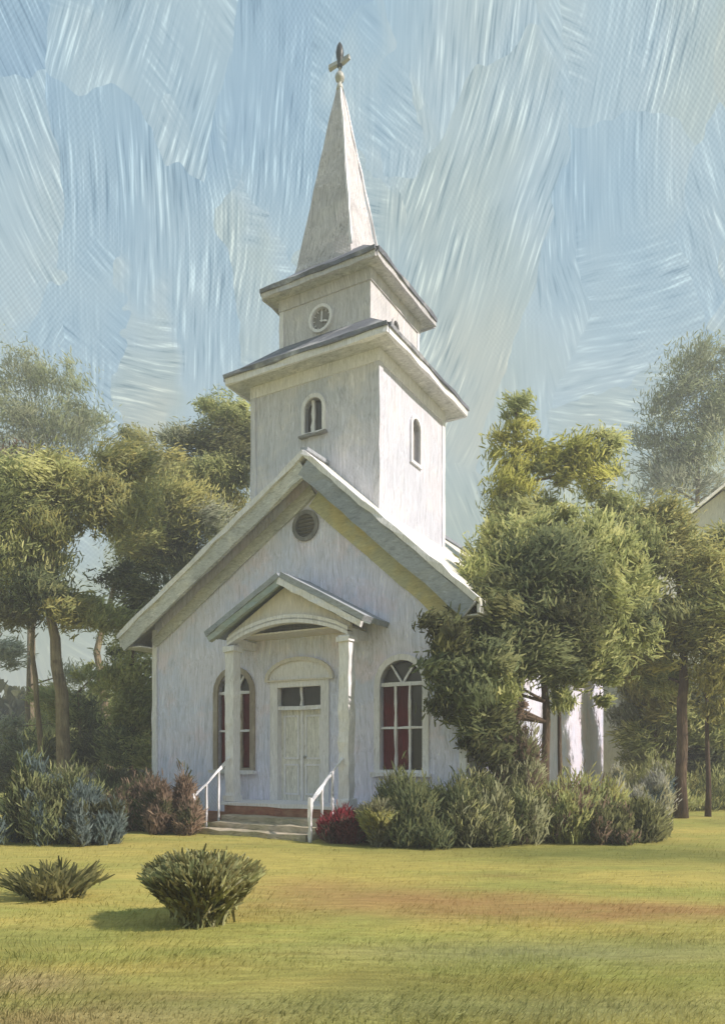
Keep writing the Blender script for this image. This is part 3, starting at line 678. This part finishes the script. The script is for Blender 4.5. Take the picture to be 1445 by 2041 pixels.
tree('olive_tree', 'yellowish olive tree at the far left with a stout pale leaning trunk', 18.5,
     [((135, 0, .20), [(122, 1380), (100, 1220), (110, 1090)]), ((85, .4, .09), [(75, 1400), (62, 1250), (50, 1150)])],
     [(60, 1000, 85, 0, 'mid'), (140, 960, 70, .3, 'gold'), (20, 950, 45, .6, 'grey'), (105, 1050, 50, -.4, 'olive'), (40, 1110, 75, 0, 'mid'), (80, 1170, 60, -.3, 'deep'), (138, 1215, 50, 0, 'olive'), (190, 1225, 45, .4, 'mid'), (20, 1200, 55, .2, 'grey'), (225, 1010, 70, 0, 'olive'), (250, 920, 50, .4, 'olive'), (-40, 1080, 70, .4, 'mid'), (40, 920, 40, .8, 'brown'), (0, 1020, 60, .3, 'mid')])
tree('leafy_tree', 'leafy olive tree with dark top close to the left side of the tower', 25.0,
     [((222, 0, .17), [(208, 1400), (192, 1300), (230, 1160), (300, 1040)]), ((300, .6, .12), [(330, 1300), (370, 1120), (430, 960)])],
     [(290, 1020, 75, 0, 'gold'), (360, 1010, 75, -.3, 'gold'), (330, 940, 60, .2, 'olive'), (290, 1075, 60, -.3, 'gold'), (420, 960, 62, .2, 'mid'), (420, 1040, 55, -.2, 'sage'), (440, 890, 58, .3, 'dark'), (480, 930, 55, .2, 'dark'), (455, 830, 48, .4, 'mid'), (410, 810, 26, .3, 'mid'), (350, 870, 34, .2, 'sage'), (500, 860, 40, .8, 'dark'), (255, 1135, 38, 0, 'mid'), (270, 880, 36, .3, 'olive'), (360, 1100, 60, .2, 'dark'), (460, 1010, 45, .6, 'olive')])
tree('dark_evergreen', 'dark evergreen tree pressed against the left corner of the church', 20.0,
     [((262, 0, .12), [(265, 1400), (268, 1250)])],
     [(265, 1180, 50, 0, 'dark'), (230, 1150, 40, .4, 'dark'), (270, 1260, 52, 0, 'mid'), (265, 1340, 50, 0, 'mid'), (268, 1420, 52, 0, 'mid'), (245, 1490, 46, 0, 'deep'), (290, 1490, 45, 0, 'mid'), (310, 1150, 40, .6, 'dark')], 'darkbark')
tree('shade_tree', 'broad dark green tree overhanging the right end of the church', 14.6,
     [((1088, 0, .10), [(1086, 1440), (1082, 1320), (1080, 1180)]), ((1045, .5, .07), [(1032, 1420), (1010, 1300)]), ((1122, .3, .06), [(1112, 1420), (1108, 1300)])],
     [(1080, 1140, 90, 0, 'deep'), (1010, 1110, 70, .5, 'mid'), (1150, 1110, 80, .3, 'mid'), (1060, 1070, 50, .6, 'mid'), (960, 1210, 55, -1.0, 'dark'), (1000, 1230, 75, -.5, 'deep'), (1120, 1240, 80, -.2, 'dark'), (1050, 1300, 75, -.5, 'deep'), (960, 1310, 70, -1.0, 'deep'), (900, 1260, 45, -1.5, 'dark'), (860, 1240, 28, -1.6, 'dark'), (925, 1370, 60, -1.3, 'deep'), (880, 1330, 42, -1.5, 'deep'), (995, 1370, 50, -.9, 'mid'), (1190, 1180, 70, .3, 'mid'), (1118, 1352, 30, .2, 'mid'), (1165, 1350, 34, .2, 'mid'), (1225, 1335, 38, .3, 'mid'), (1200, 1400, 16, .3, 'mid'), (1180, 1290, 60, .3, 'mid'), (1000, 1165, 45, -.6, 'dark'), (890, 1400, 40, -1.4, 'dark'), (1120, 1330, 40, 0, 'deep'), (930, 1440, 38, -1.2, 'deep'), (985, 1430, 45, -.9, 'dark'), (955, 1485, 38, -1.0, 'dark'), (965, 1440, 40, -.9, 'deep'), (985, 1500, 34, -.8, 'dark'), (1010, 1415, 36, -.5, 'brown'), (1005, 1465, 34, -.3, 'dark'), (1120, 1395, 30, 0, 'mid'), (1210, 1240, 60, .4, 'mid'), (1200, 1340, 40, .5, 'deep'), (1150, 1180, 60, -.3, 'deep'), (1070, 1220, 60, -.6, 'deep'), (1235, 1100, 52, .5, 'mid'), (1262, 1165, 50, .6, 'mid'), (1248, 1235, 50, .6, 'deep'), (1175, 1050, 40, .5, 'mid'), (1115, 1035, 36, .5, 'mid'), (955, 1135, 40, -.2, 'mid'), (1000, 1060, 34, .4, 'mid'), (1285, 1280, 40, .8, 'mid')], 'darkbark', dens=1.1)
tree('slim_tree', 'slim bright green tree with ragged top rising right of the tower', 18.5,
     [((1042, 0, .11), [(1036, 1300), (1030, 1100), (1026, 900), (1032, 800)])],
     [(1035, 815, 32, 0, 'mid'), (1065, 890, 26, .1, 'bright'), (1078, 935, 26, 0, 'mid'), (1118, 950, 26, 0, 'bright'), (1180, 985, 30, .2, 'mid'), (1090, 1000, 30, .2, 'mid'), (1000, 1100, 50, .3, 'mid'), (1000, 1020, 36, .1, 'bright'), (1030, 870, 40, 0, 'bright'), (1020, 920, 46, 0, 'bright'), (1015, 970, 45, 0, 'bright'), (1030, 1020, 48, 0, 'mid'), (1100, 905, 36, 0, 'bright'), (1150, 900, 44, 0, 'bright'), (1200, 895, 44, .2, 'mid'), (1160, 950, 42, 0, 'bright'), (1215, 935, 34, .2, 'mid'), (1230, 1010, 44, .2, 'mid'), (1020, 1070, 55, .3, 'mid')])
tree('golden_tree', 'golden olive tree at the right edge with a thick dark trunk', 17.5,
     [((1357, 0, .15), [(1358, 1400), (1362, 1290), (1350, 1150)]), ((1412, .6, .07), [(1408, 1420), (1412, 1300)])],
     [(1270, 1080, 62, 0, 'mid'), (1230, 1150, 60, .3, 'mid'), (1260, 1320, 45, .8, 'olive'), (1330, 1360, 40, .8, 'mid'), (1250, 1220, 60, .5, 'olive'), (1370, 1215, 36, .4, 'olive'), (1360, 1085, 36, .6, 'mid'), (1290, 1260, 50, .6, 'mid'), (1330, 1040, 60, .3, 'olive'), (1300, 1120, 50, 0, 'olive'), (1400, 1130, 62, 0, 'gold'), (1430, 1200, 65, -.3, 'gold'), (1270, 1190, 50, 0, 'mid'), (1330, 1235, 60, 0, 'olive'), (1260, 1270, 50, .2, 'mid'), (1400, 1280, 55, -.2, 'olive'), (1440, 1330, 55, 0, 'gold'), (1310, 1310, 40, .2, 'olive'), (1470, 1100, 60, .4, 'olive'), (1250, 1040, 40, .5, 'mid'), (1480, 1250, 70, .3, 'gold'), (1440, 1420, 34, .3, 'olive')], 'darkbark')

def shrub(name, label, px, py, hw, h, D, pals, n, flow=(0, 0, 1), spread=.9, L=.15, dome=True, cat='shrub', rad=1.0, group=None):
    """stems fanning out of one base; px, py is the foot in the photo, hw / h half width and height in photo pixels"""
    n = int(n * 4.2)
    c = P(px, py, D); c.z = 0; Rr = hw / F * D; H = h / F * D
    if dome:                                   # several mounds grown into each other, ragged on top
        k = max(7, int(9 * Rr / .7)); a0 = rng.uniform(0, 2 * math.pi, k); r0 = np.sqrt(rng.random(k)) * .85
        cx = np.cos(a0) * r0 * Rr; cy = np.sin(a0) * r0 * Rr * .85; mr = Rr * rng.uniform(.24, .5, k); mh = H * rng.uniform(.35, 1.05, k) * (1 - .3 * r0)
        w = mr * mr * mh; which = rng.choice(k, n, p=w / w.sum())
        g = rng.normal(size=(n, 3)); g /= np.linalg.norm(g, axis=1)[:, None]; g *= (rng.random((n, 1)) ** .4) * (1 + .10 * rng.normal(size=(n, 1)))
        x = cx[which] + g[:, 0] * mr[which]; y = cy[which] + g[:, 1] * mr[which]; z = .02 + np.abs(mh[which] * .5 + g[:, 2] * mh[which] * .55)
        spray = rng.random(n) < .12; z = np.where(spray, z * rng.uniform(1.05, 1.3, n), z)
        hh = np.clip(z / H, 0, 1); xr, yr = x - cx[which], y - cy[which]
    else:                                      # a fan of blades leaving one foot, rounded on top
        a = rng.uniform(0, 2 * math.pi, n); rr = np.sqrt(rng.random(n)); tt = rng.random(n) ** .75
        ln = (.82 + .3 * vnoise(np.cos(a) * 2.5 + px, np.sin(a) * 2.5, 77)) * np.sqrt(1 - .45 * rr ** 2)
        z = tt * H * ln + .01; wd = Rr * rr * (.16 + .84 * tt ** .8); x = np.cos(a) * wd; y = np.sin(a) * wd * .85
        hh = tt; xr, yr = x, y
    d = np.stack([xr / Rr * spread * 2.4 + rng.normal(0, .45, n) + flow[0], yr / Rr * spread * 2.4 + rng.normal(0, .45, n) + flow[1], .55 + .5 * hh + rng.normal(0, .25, n) + flow[2] * .4], 1)
    cl = vnoise(x * 3.1 + px, z * 3.1 + y * 2, 41)
    idx = np.clip((cl * 1.3 - .15 + rng.normal(0, .12, n)) * len(pals), 0, len(pals) - 1).astype(int)
    P_ = np.array([PAL[p][k % len(PAL[p])] for k, p in enumerate(pals)])
    co = P_[idx] * (1 + rng.normal(0, .14, (n, 1)))
    Ls = L * rng.uniform(.6, 1.5, n)
    o = dabs(name, np.stack([x, y, z], 1), d, Ls, .012 + Ls * .085, np.clip(co, .008, .5), nrm=np.stack([xr / Rr * (1.6 if dome else .7) + rng.normal(0, .25, n), yr / Rr * (1.6 if dome else .7) + rng.normal(0, .25, n), (.35 + .6 * hh) * (1 if dome else 1.8)], 1)); o.location = c
    tag(o, label, cat, group or ('tussocks on the near lawn' if 'tussock' in name else 'shrubs around the church'))
    return o
# left of the church
shrub('wild_shrub', 'large dark blue green shrub at the left edge of the lawn', 70, 1680, 110, 165, 13.0, ['blue', 'deep', 'dark', 'deep'], 3800)
shrub('round_shrub', 'muted green shrub below the two leaning tree trunks', 185, 1630, 90, 140, 15.0, ['mid', 'deep', 'grey', 'dark'], 2600)
shrub('round_shrub', 'small slate blue shrub in front of the muted green shrub', 190, 1690, 52, 110, 12.6, ['blue', 'blue', 'dark'], 1500)
shrub('wild_shrub', 'deep green thicket below the gap between the leaning trunks', 130, 1640, 90, 120, 16.2, ['dark', 'deep', 'dark'], 2400)
shrub('wild_shrub', 'low dark brown thicket between blue shrub and church steps', 285, 1650, 85, 110, 15.0, ['dark', 'brown', 'dark', 'brown'], 2600)
shrub('round_shrub', 'brown twiggy shrub against the front wall left of the steps', 345, 1650, 62, 125, 14.4, ['brown', 'brown', 'dark'], 2200, spread=1.2)
shrub('round_shrub', 'dark green shrub filling the church corner below the evergreen', 240, 1640, 80, 130, 17.5, ['dark', 'deep', 'dark'], 2400)
# right of the church
shrub('flowering_shrub', 'low crimson leaved shrub right of the porch steps', 690, 1650, 58, 75, 13.0, ['crimson', 'crimson', 'brown', 'crimson'], 1500, L=.10)
shrub('round_shrub', 'small fan shaped olive shrub beside the crimson shrub', 755, 1672, 42, 85, 12.4, ['mid', 'olive', 'grey'], 1100, dome=False, L=.2)
shrub('wild_shrub', 'dark green shrub rising in front of the right arched window', 850, 1668, 125, 150, 12.7, ['dark', 'dark', 'deep', 'dark'], 4200)
shrub('wild_shrub', 'dark olive shrub next to the corner of the church', 950, 1668, 120, 150, 13.1, ['dark', 'mid', 'dark', 'grey'], 3800)
shrub('wild_shrub', 'olive brown shrub in the middle of the hedge row', 1035, 1668, 125, 140, 13.4, ['dark', 'mid', 'brown', 'olive'], 3800)
shrub('wild_shrub', 'light olive shrub below the dark tree trunks', 1125, 1662, 120, 140, 13.7, ['mid', 'olive', 'mid', 'brown'], 3400)
shrub('wild_shrub', 'low grey dark shrub in front of the light olive shrub', 1180, 1668, 85, 88, 13.0, ['dark', 'brown', 'dark', 'dark'], 2400)
shrub('wild_shrub', 'low grey dark shrub closing the right end of the hedge row', 1250, 1660, 85, 95, 13.3, ['dark', 'grey', 'dark', 'dark'], 2400)
shrub('wild_shrub', 'reddish brown thicket behind the hedge under the broad tree', 1028, 1655, 72, 250, 14.3, ['brown', 'dark', 'brown', 'grey'], 2600)
shrub('wild_shrub', 'blue grey rounded shrub behind the right end of the hedge', 1255, 1620, 75, 120, 17.5, ['blue', 'grey', 'sage'], 2600)
shrub('wild_shrub', 'olive scrub along the ground behind the thick dark trunk', 1400, 1590, 130, 95, 21.0, ['mid', 'olive', 'deep', 'mid'], 3600)
shrub('wild_shrub', 'mid green scrub between the blue grey shrub and the thick trunk', 1300, 1590, 80, 110, 20.0, ['mid', 'grey', 'olive'], 2600)
# on the lawn
shrub('tussock', 'fan shaped olive tussock growing alone on the near lawn', 405, 1850, 108, 122, 6.75, ['turf', 'mid', 'turf', 'olive'], 4200, dome=False, L=.22, spread=.8, cat='grass tussock')
shrub('tussock', 'small flat olive tussock left of the big tussock', 105, 1793, 105, 58, 7.9, ['turf', 'turf', 'turf'], 150, dome=False, L=.2, cat='grass tussock')

tree('hazy_tree', 'pale sage tree standing far behind the left tree trunks', 29,
     [((60, 0, .14), [(55, 1400), (60, 1300)])],
     [(20, 1300, 34, 0, 'sage'), (150, 1345, 34, .5, 'sage'), (100, 1460, 46, 0, 'mid'), (160, 1460, 44, 1, 'mid'), (40, 1490, 40, .5, 'sage'), (240, 1430, 56, 1, 'mid'), (200, 1490, 50, .5, 'mid')], size=.24)
tree('hazy_tree', 'pale olive tree standing far behind the thick dark trunk', 21.5,
     [((1310, 0, .12), [(1312, 1440), (1315, 1380)])],
     [(1300, 1350, 60, 0, 'olive'), (1265, 1340, 40, 0, 'mid'), (1262, 1470, 36, 0, 'mid'), (1250, 1260, 50, .2, 'mid'), (1320, 1400, 50, 0, 'olive'), (1370, 1370, 60, .3, 'sage'), (1440, 1380, 60, .2, 'olive'), (1340, 1440, 55, 0, 'mid'), (1420, 1460, 55, .2, 'mid'), (1270, 1430, 45, .5, 'sage'), (1330, 1090, 50, 0, 'mid'), (1300, 1500, 50, .4, 'mid'), (1400, 1520, 50, .4, 'deep'), (1470, 1500, 60, .4, 'mid')], size=.2)

tree('green_sapling', 'young green tree filling the gap between the two leaning trunks', 22.5,
     [((160, 0, .07), [(158, 1450), (155, 1380)])],
     [(110, 1400, 42, 0, 'mid'), (170, 1420, 42, .3, 'deep'), (150, 1500, 55, 0, 'dark'), (60, 1500, 50, .3, 'deep'), (205, 1370, 34, .3, 'mid'), (20, 1530, 50, .3, 'dark'), (215, 1480, 50, .2, 'dark'), (170, 1340, 26, .4, 'mid'), (250, 1300, 40, .3, 'deep'), (10, 1450, 34, .2, 'sage')])
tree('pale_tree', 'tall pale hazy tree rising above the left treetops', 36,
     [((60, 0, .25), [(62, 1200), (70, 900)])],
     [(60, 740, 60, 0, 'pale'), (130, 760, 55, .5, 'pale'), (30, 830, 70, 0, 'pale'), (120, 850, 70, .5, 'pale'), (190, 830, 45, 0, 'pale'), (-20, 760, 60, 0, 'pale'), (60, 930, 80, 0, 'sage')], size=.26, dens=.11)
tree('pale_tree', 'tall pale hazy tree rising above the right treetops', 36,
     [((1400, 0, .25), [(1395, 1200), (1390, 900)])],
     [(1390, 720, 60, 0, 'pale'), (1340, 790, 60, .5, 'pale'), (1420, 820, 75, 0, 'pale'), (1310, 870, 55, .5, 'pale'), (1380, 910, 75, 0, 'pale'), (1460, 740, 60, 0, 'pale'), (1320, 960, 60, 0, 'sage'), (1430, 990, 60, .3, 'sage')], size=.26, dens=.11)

# far woods, one mass on the horizon
def far_woods():
    n = 26000; D = rng.uniform(42, 60, n); X = rng.uniform(-.9, .9, n) * D
    top = 2.2 + 4.2 * vnoise(X * .18, D * .05, 61) + 1.3 * vnoise(X * .7, D * .2, 62)
    z = rng.random(n) ** .7 * top
    d = np.stack([rng.normal(0, .5, n), rng.normal(0, .5, n), 1 + 0 * X], 1)
    pal = np.array([(.10, .115, .06), (.085, .10, .07), (.12, .125, .065)])
    c = pal[np.clip((vnoise(X * .3, z, 63) * 3).astype(int), 0, 2)] * (1 + rng.normal(0, .12, (n, 1)))
    o = dabs('far_woods', np.stack([X, D, z], 1), d, .9, .45, c); tag(o, 'low hazy green woods along the horizon behind the churchyard', 'woods', kind='stuff')
far_woods()

# faint summer haze: one closed box of even air round the scene, sky outside
def haze():
    o = MB().box(-263, 263, -63, 263, -1.2, 24).build('haze', M['wall'])
    m = bpy.data.materials.new('haze'); m.use_nodes = True; t = NT(m.node_tree)
    v = t.n('ShaderNodeVolumePrincipled', {'Color': (.93, .95, .97, 1), 'Density': .0048, 'Anisotropy': .1})
    t.n('ShaderNodeOutputMaterial', {'Volume': v.outputs[0]})
    o.data.materials.clear(); o.data.materials.append(m); tag(o, kind='stuff')
haze()
